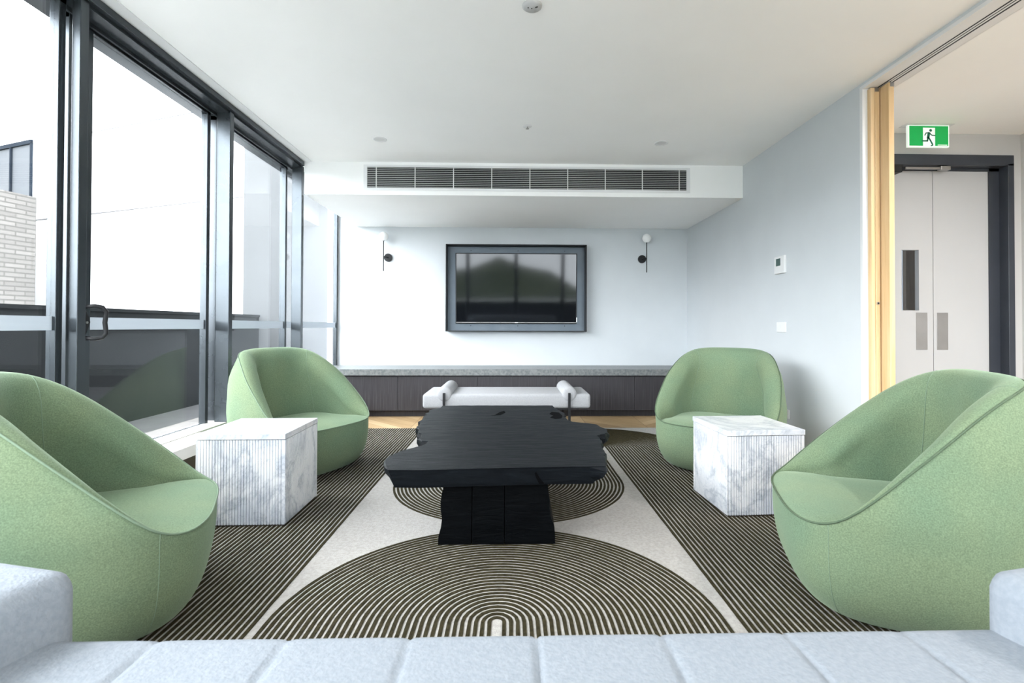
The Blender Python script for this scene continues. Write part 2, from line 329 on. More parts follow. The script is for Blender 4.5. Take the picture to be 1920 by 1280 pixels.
# columns (posts)
def post(i, y, lab, xd=-2.117):
    bm = bx(xd, -2.022, y, y+.048, .372, 2.60, .003)
    return struct('trim_%d' % i, bm, 'alu', lab, 'post')
post(5, 2.375, 'charcoal post of the left glazing nearest the camera', -2.062)
post(6, 3.618, 'charcoal post of the left glazing behind the left marble table')
post(7, 4.84, 'charcoal post of the left glazing where the bulkhead begins')
struct('trim_8', bx(-2.262, -2.222, 6.37, 6.42, .372, 2.6), 'black', 'thin dark post where the glazing meets the back wall', 'post')
def window(i, y0, y1, xg, lab, st=(.05, .07), door=False):
    r = thing('window_%d' % i, lab, 'window', (0,0,0), kind='structure')
    if door: r.name = 'door_1'; r['category'] = 'door'
    z0, z1 = .372, 2.585
    bm = bmesh.new()
    box(bm, xg-.024, xg+.024, y0, y0+st[0], z0, z1, .002); box(bm, xg-.022, xg+.022, y1-st[1], y1, z0, z1, .002)
    box(bm, xg-.022, xg+.022, y0, y1, z1-.03, z1); box(bm, xg-.012, xg+.012, y0, y1, z0, z0+.003)
    f = link('frame', bm, 'alu', r)
    p = link('glass_pane', bx(xg-.004, xg+.004, y0+st[0], y1-st[1], z0+.003, z1-.03), 'glass', r)
    b = link('frosted_band', bx(xg+.0045, xg+.006, y0+st[0], y1-st[1], 1.036, 1.100), 'frost', r); b['label'] = 'frosted safety band across the glass'
    return r
window(1, -1.6, 2.37, -2.107, 'large glass pane at the far left of the window wall', (.05, .035))
d = window(2, 2.46, 3.60, -2.172, 'sliding glass door with black handle in the window wall', (.14, .035), True)
window(3, 3.672, 4.82, -2.172, 'glass pane between the second and third charcoal posts', (.02, .035))
window(4, 4.90, 6.375, -2.235, 'glass pane between the last charcoal post and the back wall', (.02, .01))
# handle
hb = bmesh.new()
bo = [(2.505,.983),(2.525,.983),(2.556,1.05),(2.566,1.075),(2.556,1.10),(2.525,1.160),(2.505,1.160)]
prism(hb, bo, lambda u, v, t: (-2.149+t*.030, u, v))
o = link('handle', hb, 'black', d)
hp = [(-2.125,2.535,.997),(-2.085,2.552,.990),(-2.062,2.568,.996),(-2.052,2.580,1.018),(-2.054,2.579,1.045),(-2.057,2.578,1.073),(-2.054,2.579,1.10),(-2.052,2.580,1.127),(-2.062,2.568,1.150),(-2.085,2.552,1.156),(-2.125,2.535,1.150)]
o2 = link('handle_grip', tube(bmesh.new(), hp, .0105, 10), 'black', o, True)
o3 = link('keyhole', cyl(bmesh.new(), (-2.120,2.545,1.073), (-2.116,2.545,1.073), .006, n=16), 'steel', o)
# door step
t = thing('door_step', 'pale raised doorstep with dark riser below the sliding glass door', 'step', (-1.95, 2.8, 0))
for nm, b6, mt in (('tread', (-2.03,-1.85,2.30,3.3,.300,.366), 'sill'), ('riser', (-2.03,-1.875,2.32,3.28,.205,.300), 'dark'), ('lower_tread', (-2.03,-1.72,2.32,3.28,.165,.205), 'oaktread'), ('plinth', (-2.03,-1.78,2.34,3.26,0,.165), 'dark')):
    o = link(nm, bx(b6[0]+1.95, b6[1]+1.95, b6[2]-2.8, b6[3]-2.8, b6[4], b6[5], .002), mt, t)

# ---------------------------------------------------------------- outside
struct('balcony_bounce_deck', bx(-3.38, -2.34, -3, 8.45, -.15, .0), 'paver', 'balcony deck outside the left glazing, made pale to bounce light indoors', 'deck')  # strip hidden by the sill, lightened as a reflector for the ceiling
struct('balcony_gutter', bx(-4.3, -3.38, -3, 9.0, -.15, .0), 'concrete', 'charcoal strip of deck along the balcony parapet', 'deck')
struct('terrace_bounce_deck', bx(-2.34, 4.3, -3.9, -1.75, -.15, .0), 'paver', 'unseen pale terrace added behind the camera to bounce light indoors', 'deck')  # unseen floor added as a reflector for the ceiling
struct('terrace_parapet', bx(-4.2, 4.3, -4.05, -3.9, -.15, .95), 'parapet', 'charcoal terrace parapet behind the camera', 'parapet')
bm = bmesh.new()
box(bm, -4.35, -4.2, -3, 8.4, 0, 1.20); box(bm, -4.37, -4.18, -3, 8.4, 1.20, 1.235)
tag(link('balcony_parapet', bm, 'parapet'), 'charcoal balcony parapet outside the left glazing', 'parapet')
tag(link('end_wall', bx(-4.49, -2.36, 8.45, 8.6, 0, 6), 'endwall'), 'grey balcony end wall beyond the far glass pane', 'wall')
t = thing('rendered_building', 'tall white rendered building opposite the balcony', 'building', (-4.79, 9.0, 0), math.atan2(1, -2.6))
link('facade', bx(-.3, 40, -6, 0, -12, 26), 'facade', t)
for z in (3.34, 5.03): link('joint', bx(0, 14, -.001, .006, z, z+.022), 'joint', t)
t = thing('brick_building', 'pale brick building with a grey clad top storey at far left outside', 'building', (-8.39, 9.0, 0))
bp_ = [(0, 0), (-2.6, -11.7), (-12, -11.7), (-12, 4.6)]
bm = bmesh.new(); prism(bm, bp_, lambda u, v, z: (u, v, -12 + z*15.31)); link('brick_wall', bm, 'brick', t)
bm = bmesh.new(); prism(bm, [(-.07, 0), (-11.2, 4.43), (-11.5, 4.75), (-.35, .30)], lambda u, v, z: (u, v, 3.31 + z*1.0)); o = link('upper_storey', bm, 'bwin', t)
bm = bmesh.new(); dv = Vector((-.93, .37, 0)).normalized(); nv = Vector((.37, .93, 0))*-.03
A0 = Vector((-.07, 0, 0))
def strip(s0, s1, z0, z1):
    a, b_ = A0+dv*s0+nv, A0+dv*s1+nv; prism(bm, [(s0, z0), (s1, z0), (s1, z1), (s0, z1)], lambda u, v, k: tuple(A0 + dv*u + nv*(1-k) + Vector((0, 0, v))))
strip(0, 11, 4.26, 4.33)
for q_ in (.0, .62, 1.3, 1.98, 2.66, 3.34): strip(q_, q_+.035, 3.31, 4.3)
link('trim_frame', bm, 'bframe', t)
# land behind the camera (seen mirrored in the screen)
struct('ground_outside', bx(-900, -2.4, -2, 900, -14.2, -14), 'city', 'city ground far below, beyond the balcony, lightened to bounce light indoors', 'ground')
struct('ground_behind', bx(-900, 900, -900, -2.01, -14.2, -14), 'suburb', 'grey suburban ground behind the camera side of the building', 'ground')
bm = bmesh.new(); prev = None
for i in range(60):
    a = RAD(180 + i*3.05); R_ = 420; h = 8 + 10*sin(i*.5)+6*sin(i*1.3+1)+4*sin(i*2.9)
    A = bm.verts.new((R_*cos(a), R_*sin(a), -14)); B = bm.verts.new((R_*1.12*cos(a), R_*1.12*sin(a), h)); D = bm.verts.new((R_*1.4*cos(a), R_*1.4*sin(a), -14))
    if prev: bm.faces.new((prev[0], A, B, prev[1])); bm.faces.new((prev[1], B, D, prev[2]))
    prev = (A, B, D)
struct('hills_outside', bm, 'land', 'low wooded ridge on the horizon behind the camera', 'hill')
for k, (x, y, wx, h, lb) in enumerate(((-34, -90, 30, 9, 'long pale warehouse behind the camera, nearest the left'), (22, -75, 26, 7.5, 'pale warehouse behind the camera with the lowest roof'), (70, -120, 34, 12, 'pale warehouse behind the camera, farthest to the right'))):
    t = thing('warehouse', lb, 'building', (x, y, -14))
    link('shed_wall', bx(-wx/2, wx/2, -8, 8, 0, h), 'roofs', t)
    bm = bmesh.new(); prism(bm, [(-8.4, h), (8.4, h), (0, h+2)], lambda u, v, s: (-wx/2-.3 + s*(wx+.6), u, v)); link('roof', bm, 'roofs', t)

# ---------------------------------------------------------------- rug
t = thing('area_rug', 'cream rug with olive brown concentric arch stripes under the furniture', 'rug', (0, 0, 0))
RZ = .010
link('cream_pile', bx(-1.74, 1.645, -.35, 5.165, .0005, RZ, .002), 'rug', t)
bm = bmesh.new(); P_ = .0238; WD = .0134
def ribbon(pts, wd=WD, h=.0028):
    n = len(pts); L_, R2 = [], []
    for i, p in enumerate(pts):
        a = Vector(pts[max(i-1, 0)]); b_ = Vector(pts[min(i+1, n-1)]); d_ = (b_-a).normalized(); nn = Vector((-d_.y, d_.x))
        j = random.uniform(-.0007, .0007); ww = wd/2 + random.uniform(-.0006, .0006)
        c_ = Vector(p) + nn*j
        L_.append((c_+nn*ww)); R2.append((c_-nn*ww))
    tl = [bm.verts.new((q.x, q.y, RZ+h)) for q in L_]; tr = [bm.verts.new((q.x, q.y, RZ+h)) for q in R2]
    bl = [bm.verts.new((q.x, q.y, RZ-.001)) for q in L_]; br = [bm.verts.new((q.x, q.y, RZ-.001)) for q in R2]
    for i in range(n-1):
        bm.faces.new((tl[i], tl[i+1], tr[i+1], tr[i])); bm.faces.new((bl[i], bl[i+1], tl[i+1], tl[i])); bm.faces.new((tr[i], tr[i+1], br[i+1], br[i]))
def seg(a, b_, st=.06):
    a, b_ = Vector(a), Vector(b_); k = max(1, int((b_-a).length/st)); return [tuple(a.lerp(b_, i/k)) for i in range(k)]
def arc(c, r, a0, a1):
    k = max(8, int(abs(a1-a0)*r/.03)); return [(c[0]+r*cos(a0+(a1-a0)*i/k), c[1]+r*sin(a0+(a1-a0)*i/k)) for i in range(k)]
Y0, Y1 = -.335, 5.155
for k in range(34): ribbon(seg((-.905-P_*k, Y0), (-.905-P_*k, Y1)) + [(-.905-P_*k, Y1)])
AC = (-.05, 1.785)
for k in range(34):
    r = .026 + P_*k
    ribbon(seg((AC[0]+r, Y0), (AC[0]+r, AC[1])) + arc(AC, r, 0, pi) + seg((AC[0]-r, AC[1]), (AC[0]-r, Y0)) + [(AC[0]-r, Y0)])
UC = (-.013, 3.41); QC = (.785, 4.345)
for k in range(32):
    r = .022 + P_*k; R2_ = QC[0]-(UC[0]+r)
    ribbon(seg((UC[0]-r, Y1), (UC[0]-r, UC[1])) + arc(UC, r, pi, 2*pi) + seg((UC[0]+r, UC[1]), (UC[0]+r, QC[1])) + arc(QC, R2_, pi, 0) + seg((QC[0]+R2_, QC[1]), (QC[0]+R2_, Y0)) + [(QC[0]+R2_, Y0)])
link('stripe_pile', bm, 'olive', t)

# ---------------------------------------------------------------- lounge chairs
def interp(tab, z):
    if z <= tab[0][0]: return tab[0][1]
    for i in range(len(tab)-1):
        (a, fa), (b_, fb) = tab[i], tab[i+1]
        if z <= b_:
            pa = tab[i-1] if i else tab[i]; pb = tab[i+2] if i+2 < len(tab) else tab[i+1]
            ma = (fb-pa[1])/max(b_-pa[0], 1e-6); mb = (pb[1]-fa)/max(pb[0]-a, 1e-6)
            u = (z-a)/(b_-a); hh = b_-a
            return (2*u**3-3*u**2+1)*fa + (u**3-2*u**2+u)*hh*ma + (-2*u**3+3*u**2)*fb + (u**3-u**2)*hh*mb
    return tab[-1][1]
PROF = [(0,.66),(.015,.76),(.05,.855),(.12,.937),(.22,.98),(.33,.988),(.43,.995),(.55,.958),(.68,.905),(.80,.785),(.92,.635)]
HD, HW, ZSEAT = .387, .4465, .342
def plan(th, n=3.187):
    return (abs(cos(th))**n + abs(sin(th))**n)**(-1/n)
def rimz(x):
    z = .3396 + .9805*.03*math.log1p(math.exp(min(60, (.2986-x)/.03)))
    return .8881 - .0901*math.log1p(math.exp(min(60, (.8881-z)/.0901)))
def osurf(th, z):
    s = interp(PROF, z); p = plan(th); return Vector((HD*p*cos(th)*s - .2156*max(0, min(1, z-.4)), HW*p*sin(th)*s, z))
def make_chair():
    t = thing('tub_chair', 'green felt tub chair', 'chair')
    NT = 96; ths = [2*pi*i/NT for i in range(NT)]; rim = []; K = []; KZ = []
    for th in ths:
        z = .5
        for _ in range(90): z = .7*z + .3*rimz(osurf(th, z).x)
        rim.append(osurf(th, z)); u = min(1, max(0, (z-ZSEAT-.003)/.20)); K.append(u*(2-u)); u = min(1, max(0, (z-ZSEAT-.001)/.016)); KZ.append(u*u*(3-2*u))
    bm = bmesh.new(); rings = []
    NZ = 20
    for j in range(NZ+1):
        f = j/NZ; rings.append([osurf(th, rim[i].z*(f**1.25)) for i, th in enumerate(ths)])
    def inn(i, d_, dz):
        p = rim[i]; q = Vector((p.x, p.y, 0)); q = q - q.normalized()*d_*K[i]; return Vector((q.x, q.y, p.z + dz*K[i]))
    for d_, dz in ((.010, .010), (.028, .014), (.055, .008), (.080, -.012), (.100, -.045), (.112, -.085)):
        rings.append([inn(i, d_, dz if rim[i].z+dz*K[i] > ZSEAT-.02 else 0) for i in range(NT)])
    sr = []
    for i, th in enumerate(ths):
        o_ = osurf(th, .43); ro = math.hypot(o_.x, o_.y); rr = math.hypot(rim[i].x, rim[i].y)
        rs = (ro-.115)*K[i] + rr*(1-K[i]); dd = Vector((cos(math.atan2(o_.y, o_.x)), sin(math.atan2(o_.y, o_.x)), 0)); sr.append((dd, rs))
    top = rings[-1]
    for f in (.25, .5, .75, 1.0):
        rg = []
        for i in range(NT):
            dd, rs = sr[i]; a = top[i]; tgt = Vector((dd.x*rs, dd.y*rs, ZSEAT-.03*KZ[i])); q = a.lerp(tgt, f)
            bulge = sin(f*pi)*.012*K[i]; q += dd*bulge; rg.append(q)
        rings.append(rg)
    vr = [[bm.verts.new(p) for p in rg] for rg in rings]
    for A, B in zip(vr, vr[1:]):
        for i in range(NT): bm.faces.new((A[i], A[(i+1)%NT], B[(i+1)%NT], B[i]))
    bm.faces.new(vr[0][::-1])
    bmesh.ops.remove_doubles(bm, verts=bm.verts[:], dist=.0004)
    o = link('shell', bm, 'green', t, True)
    # seat cushion
    bm = bmesh.new(); c = bm.verts.new((0, 0, ZSEAT+.022)); prev = None; NR = 10; rr_ = []
    for j in range(1, NR+1):
        f = j/NR
        rr_.append([bm.verts.new((sr[i][0].x*sr[i][1]*f*1.0, sr[i][0].y*sr[i][1]*f, (rim[i].z*(1-KZ[i])+ (ZSEAT+.004)*KZ[i])*(f**6) + (ZSEAT+.022)*(1-f**6) - .0005)) for i in range(NT)])
    for i in range(NT): bm.faces.new((c, rr_[0][i], rr_[0][(i+1)%NT]))
    for A, B in zip(rr_, rr_[1:]):
        for i in range(NT): bm.faces.new((A[i], B[i], B[(i+1)%NT], A[(i+1)%NT]))
    link('seat', bm, 'green', t, True)
    pp = [p*1.0 + Vector((p.x, p.y, 0)).normalized()*.002 + Vector((0,0,.001)) for p in rim]
    link('piping', tube(bmesh.new(), pp, .0036, 8, True), 'piping', t, True)
    for sgn in (1, -1):
        th = sgn*RAD(131); i = int((th % (2*pi))/(2*pi)*NT); pts = [rings[k][i] - Vector((rings[k][i].x, rings[k][i].y, 0)).normalized()*.0005 for k in range(NZ, len(rings))]
        link('inner_seam', tube(bmesh.new(), pts, .0016, 6), 'piping', t, True)
        th = sgn*RAD(51); i = int((th % (2*pi))/(2*pi)*NT); pts = [rings[k][i]*1.0005 for k in range(1, NZ+1)]
        link('outer_seam', tube(bmesh.new(), pts, .0013, 6), 'piping', t, True)
    return t
def copy_tree(o, parent=None):
    c = o.copy(); C.objects.link(c); c.parent = parent
    for ch in o.children: copy_tree(ch, c)
    return c
chair = make_chair()
CH = [  # x, y, facing direction (deg), label
 (-1.534, 1.8785, 25.8, 'green felt tub chair at the left front, beside the near end of the window'),
 (1.492, 1.974, 161, 'green felt tub chair at the right front, nearest the sliding door opening'),
 (-1.542, 3.7255, -27, 'green felt tub chair behind the left marble table, against the glazing'),
 (1.5686, 3.734, 234.4, 'green felt tub chair behind the right marble table, against the grey wall')]
for k, (x, y, a, lab) in enumerate(CH):
    o = chair if k == 0 else copy_tree(chair)
    o.location = (x, y, .0131); o.rotation_euler = (0, 0, RAD(a)); o['label'] = lab; o['group'] = 'green tub chairs around the black table'
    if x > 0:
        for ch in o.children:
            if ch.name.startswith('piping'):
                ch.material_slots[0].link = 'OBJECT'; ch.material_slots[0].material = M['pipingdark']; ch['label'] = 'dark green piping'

# ---------------------------------------------------------------- marble side tables
def flutes(side, nf, dep=.0055):
    h = side/2; pts = []
    for s in range(4):
        a = s*pi/2
        for k in range(nf):
            for f, d_ in ((0, 0), (.56, 0), (.66, dep), (.90, dep)):
                u = -h + .008 + (side-.016)*(k+f)/nf; v = h - d_
                pts.append((u*cos(a)+v*sin(a), -(u*-sin(a)) * -1 if False else (-u*sin(a)+v*cos(a))))
        pts.append((h*cos(a)+h*sin(a)-.001*cos(a), -h*sin(a)+h*cos(a)))
    return pts
def side_table(loc, rz, side, h, label, over):
    t = thing('side_table', label, 'table', loc, rz, 'fluted marble cube tables')
    bm = bmesh.new(); poly = flutes(side, 30); prism(bm, poly, lambda u, v, s: (u, v, .008 + s*(h-.008-.032)))
    link('fluted_body', bm, 'marble', t)
    q = side/2+over; link('top_slab', bx(-q, q, -q, q, h-.029, h, .0015, 1), 'marble', t)
    q2 = side/2-.006; link('plinth_base', bx(-q2, q2, -q2, q2, 0, .008), 'dark', t); link('shadow_gap', bx(-q2, q2, -q2, q2, h-.032, h-.029), 'dark', t)
    return t
side_table((-1.417, 2.877, .0131), RAD(1.0), .457, .480, 'fluted white marble cube table with grey veins between the left chairs', .001)
side_table((1.40, 2.965, .0131), RAD(3.0), .447, .474, 'fluted white marble cube table between the two right chairs', .004)

# ---------------------------------------------------------------- live edge table
t = thing('coffee_table', 'black charred live edge slab coffee table on a block base', 'table', (0, 0, .0131))
ZT = .408
out = [(-.547,2.238),(-.40,2.232),(-.2,2.248),(0,2.262),(.2,2.272),(.36,2.276),(.425,2.284),(.436,2.33),(.452,2.42),(.470,2.52),(.470,2.60),(.490,2.72),(.498,2.80),(.500,2.92),
 (.575,3.0),(.585,3.10),(.560,3.17),(.555,3.25),(.515,3.29),(.46,3.315),(.405,3.345),(.385,3.42),(.37,3.55),(.385,3.68),(.37,3.80),(.335,3.90),(.33,4.03),
 (.15,4.04),(0,4.035),(-.2,4.04),(-.4,4.035),(-.55,4.03),(-.555,3.93),(-.60,3.88),(-.625,3.80),(-.605,3.74),(-.63,3.68),(-.60,3.62),(-.625,3.55),(-.595,3.46),(-.62,3.38),(-.59,3.30),(-.60,3.2),(-.565,3.12),(-.555,3.02),(-.515,2.95),(-.53,2.86),(-.50,2.80),(-.46,2.79),
 (-.47,2.73),(-.50,2.66),(-.58,2.55),(-.60,2.42),(-.575,2.33)]
out2 = []
for i, p in enumerate(out):
    q = out[(i+1) % len(out)]; L_ = math.hypot(q[0]-p[0], q[1]-p[1]); k = max(1, int(L_/.035)); front = p[1] < 2.28 and q[1] < 2.29
    for j in range(k):
        f = j/k; jt = .001 if front else .007
        out2.append((p[0]+(q[0]-p[0])*f + random.uniform(-jt, jt), p[1]+(q[1]-p[1])*f + random.uniform(-jt, jt), front))
bm = bmesh.new(); layers = []; n = len(out2)
for li, (dz, ins) in enumerate(((0, 0), (-.004, -.003), (-.025, -.010), (-.05, -.002), (-.072, .018), (-.085, .028))):
    rg = []
    for i, (x, y, fr) in enumerate(out2):
        a = Vector(out2[i-1][:2]); b_ = Vector(out2[(i+1) % n][:2]); d_ = (b_-a).normalized(); nn = Vector((-d_.y, d_.x))
        q = Vector((x, y)) + nn*((0 if fr else ins) + (0 if (fr or li == 0) else random.uniform(-.006, .006)))
        if fr and li > 0: q = Vector((x, y + .004*li))
        if x < -.5 and y < 2.36: q.x += -dz*.28
        if x > .38 and y < 2.5: q.x -= max(0, -dz-.035)*.9
        rg.append(bm.verts.new((q.x, q.y, ZT+dz)))
    layers.append(rg)
for A, B in zip(layers, layers[1:]):
    for i in range(n): bm.faces.new((A[i], A[(i+1)%n], B[(i+1)%n], B[i]))
f1 = bm.faces.new(layers[0]); f2 = bm.faces.new(layers[-1][::-1]); bmesh.ops.triangulate(bm, faces=[f1, f2])
link('slab_top', bm, 'charred', t)
# knot holes and end crack: black patches painting the dark inside them
def blob(name, pts, z0, z1, mat='pitch'):
    bm = bmesh.new(); prism(bm, pts, lambda u, v, s: (u, v, z0+s*(z1-z0))); return link(name, bm, mat, t)
blob('hollow_shade', [(.27,3.50),(.30,3.45),(.345,3.47),(.365,3.56),(.35,3.70),(.30,3.73),(.275,3.64),(.30,3.58)], ZT-.01, ZT+.0006)
blob('knot_hole_shade', [(-.15,3.58),(-.12,3.60),(-.09,3.72),(-.055,3.78),(-.045,3.70),(-.08,3.60)], ZT-.01, ZT+.0006)
bm = bmesh.new(); prism(bm, [(.106, ZT-.028), (.112, ZT-.022), (.128, ZT-.050), (.152, ZT-.080), (.128, ZT-.082), (.112, ZT-.050)], lambda u, v, s: (u, 2.2672+.235*(ZT-v)+.02*s, v)); link('end_crack_shade', bm, 'pitch', t)
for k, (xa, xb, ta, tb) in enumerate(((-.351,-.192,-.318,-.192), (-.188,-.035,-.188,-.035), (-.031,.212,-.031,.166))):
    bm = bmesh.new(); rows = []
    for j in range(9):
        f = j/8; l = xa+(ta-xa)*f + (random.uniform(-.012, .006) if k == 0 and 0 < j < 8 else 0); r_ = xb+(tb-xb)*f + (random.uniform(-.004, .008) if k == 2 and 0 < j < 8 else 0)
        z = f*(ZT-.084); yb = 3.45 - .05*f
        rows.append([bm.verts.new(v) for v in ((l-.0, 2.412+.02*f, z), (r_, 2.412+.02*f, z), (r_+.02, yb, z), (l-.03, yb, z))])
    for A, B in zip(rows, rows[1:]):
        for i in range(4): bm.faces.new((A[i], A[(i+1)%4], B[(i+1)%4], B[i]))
    bm.faces.new(rows[0][::-1]); bm.faces.new(rows[-1]); link('base_block', bm, 'charred_shaded', t)

# ---------------------------------------------------------------- cabinet and stone bench top
DX = [-2.2, -1.32-.921, -1.32, -.399, .522, 1.443, XR]
edges = [-2.025, -1.32, -.399, .522, 1.443, XR]
names = ['partly behind the left rear chair', 'left of the white bench', 'behind the middle of the white bench', 'right of the white bench', 'partly behind the right rear chair']
for k in range(5):
    t = thing('cabinet', 'low grey brown veneer cabinet unit ' + names[k], 'cabinet', ((edges[k]+edges[k+1])/2, 5.84, 0), group='veneer cabinets along the back wall')
    hwid = (edges[k+1]-edges[k])/2
    link('carcass', bx(-hwid, hwid, .02, .575, .085, .484), 'veneer', t)
    link('cabinet_door', bx(-hwid+.0015, hwid-.0015, 0, .018, .078, .470, .001, 1), 'veneer', t)
    link('kickboard', bx(-hwid, hwid, .075, .095, 0, .085), 'veneer', t)
tag(link('stone_worktop', bx(-2.235, XR, 5.81, YB, .487, .559, .002, 1), 'stone'), 'long grey speckled stone top along the back wall', 'worktop')

# ---------------------------------------------------------------- white daybed bench
t = thing('bench', 'white boucle bench with two round bolsters and black legs', 'bench', (-.045, 5.13, 0))
bm = bx(-.815, .815, -.29, .30, .262, .405, .03, 4)
link('seat_cushion', bm, 'boucle', t, True)
for s in (-1, 1):
    bm = bmesh.new(); n = 28; rr = .074; prof = [(0, -.30), (.045, -.30), (.066, -.293), (rr, -.275), (rr, .275), (.066, .293), (.045, .30), (0, .30)]
    lathe(bm, prof, n=n); bmesh.ops.rotate(bm, verts=bm.verts, cent=(0,0,0), matrix=Matrix.Rotation(RAD(90), 3, 'X')); bmesh.ops.translate(bm, verts=bm.verts, vec=(s*.605, 0, .402))
    link('bolster', bm, 'boucle', t, True)
    for y in (-.315, .315):
        link('leg', bx(s*.603-.012, s*.603+.012, y-.008, y+.008, (.0131 if y < 0 else 0), .418, .001, 1), 'black', t)
    link('cross_rail', bx(s*.603-.012, s*.603+.012, -.31, .31, .245, .262), 'black', t)
link('long_rail', box(bx(-.6, .6, -.26, -.235, .247, .262), -.6, .6, .235, .26, .247, .262), 'black', t)

# ---------------------------------------------------------------- sofa in the foreground
t = thing('sofa', 'pale blue channel stitched sofa in the foreground with low arms', 'sofa', (0.03, .5, 0))
seams = [-.93, -.685, -.435, -.2, .05, .30, .545, .785, 1.02]
bm = bmesh.new(); xs = []
x = -1.15
while x < 1.2: xs.append(x); x += .008
prof = []
for k in range(26): prof.append((-.42 + k*.034, None))
cols = []
def sprof():
    P2 = [(-.40, .425)]
    for k in range(1, 14): P2.append((-.40 + k*.062, .452 + .010*sin(k/14*pi)))
    for k in range(1, 13):
        a = k/12*pi/2; P2.append((.472 + .055*sin(a), .397 + .055*cos(a)))
    P2.append((.527, .14)); return P2
SP = sprof()
for x in xs:
    dmin = min(abs(x-s) for s in seams); g = .007*math.exp(-(dmin/.0045)**2) + .0015*math.exp(-(dmin/.03)**2)
    cols.append([bm.verts.new((x-.03, y, z - g)) if k < 14 else bm.verts.new((x-.03, y - g*.8, z - g*.3)) for k, (y, z) in enumerate(SP)])
for A, B in zip(cols, cols[1:]):
    for i in range(len(SP)-1): bm.faces.new((A[i], B[i], B[i+1], A[i+1]))
lo = [[bm.verts.new((c[-1].co.x, y, .14)) for y in (-.40,)][0] for c in cols]
for i in range(len(cols)-1): bm.faces.new((cols[i][-1], cols[i+1][-1], lo[i+1], lo[i])); bm.faces.new((cols[i][0], lo[i], lo[i+1], cols[i+1][0]))
bm.faces.new(cols[0]+[lo[0]]); bm.faces.new(cols[-1]+[lo[-1]])
link('seat_cushion', bm, 'sofa', t, True)
for s, x0, ang in ((-1, -.897, 14), (1, .930, -12)):
    bm = bx(0, .34, -1.0, 0, .12, .572, .045, 4)
    if s < 0: bmesh.ops.translate(bm, verts=bm.verts, vec=(-.34, 0, 0))
    bmesh.ops.rotate(bm, verts=bm.verts, cent=(0,0,0), matrix=Matrix.Rotation(RAD(-ang if s < 0 else -ang), 3, 'Z'))
    bmesh.ops.translate(bm, verts=bm.verts, vec=(x0, .545 if s < 0 else .51, 0)); link('arm', bm, 'sofa', t, True)
link('backrest', bx(-1.15, 1.1, -.62, -.40, .12, .76, .05, 4), 'sofa', t, True)
for x in (-.95, .95):
    for y in (-.5, .4): link('leg', cyl(bmesh.new(), (x, y, .0131), (x, y, .14), .02), 'black', t)

# ---------------------------------------------------------------- television in its frame
cx = .057
t = thing('television_surround', 'dark metal box frame with grey panel around the television', 'frame', (cx, YB-.002, 1.54))
hw, hh = .885, .5475
bm = bmesh.new(); th_ = .011; D0 = -.165
box(bm, -hw, hw, D0, 0, hh-th_, hh); box(bm, -hw, hw, D0, 0, -hh, -hh+th_); box(bm, -hw, -hw+th_, D0, 0, -hh, hh); box(bm, hw-th_, hw, D0, 0, -hh, hh)
link('shroud', bm, 'black', t)
bpn = link('back_panel', bx(-hw+th_, hw-th_, -.026, -.004, -hh+th_, hh-th_), 'tvpanel', t)
for x in (-.58, .02, .62):
    for z in (.485, -.475): link('bolt', cyl(bmesh.new(), (x, -.031, z), (x, -.025, z), .006, n=12), 'black', bpn)
t = thing('television', 'black flat screen television mounted inside the metal frame', 'television', (cx, YB-.029, 1.54))
t.rotation_euler = (RAD(2.6), 0, 0); t.location.y -= .034
sw, sh = .768, .445
link('tv_body', bx(-sw, sw, -.045, -.001, -sh, sh, .004), 'black', t)
link('screen', bx(-sw+.012, sw-.012, -.0465, -.045, -sh+.02, sh-.012), 'screen', t)
link('chin_strip', bx(-sw+.005, sw-.005, -.047, -.0450, -sh+.012, -sh+.016), 'steel', t)
link('logo', bx(-.02, .02, -.0482, -.0470, -sh+.009, -sh+.017), 'white', t)
link('side_tag', bx(sw-.006, sw+.004, -.047, -.045, -sh+.02, -sh+.08), 'white', t)

# ---------------------------------------------------------------- wall lamps
def sconce(x, dx, label):
    t = thing('wall_lamp', label, 'lamp', (x, YB, 1.75), group='globe wall lamps beside the television')
    yr = -.10
    link('backplate', cyl(bmesh.new(), (dx, -.018, .182), (dx, 0, .182), .052, n=36), 'black', t)
    link('arm', cyl(bmesh.new(), (dx, -.018, .182), (0, yr, .182), .008, n=14), 'black', t)
    link('rod', cyl(bmesh.new(), (0, yr, 0), (0, yr, .385), .0062, n=14), 'black', t)
    link('collar', cyl(bmesh.new(), (0, yr, .378), (0, yr, .390), .008, .026, n=20), 'black', t)
    bm = bmesh.new(); bmesh.ops.create_uvsphere(bm, u_segments=32, v_segments=20, radius=.058); bmesh.ops.translate(bm, verts=bm.verts, vec=(0, yr, .438))
    link('globe', bm, 'globe', t, True)
sconce(-1.617, .036, 'white globe wall lamp left of the television, nearer the glazing')
sconce(1.718, -.036, 'white globe wall lamp right of the television')

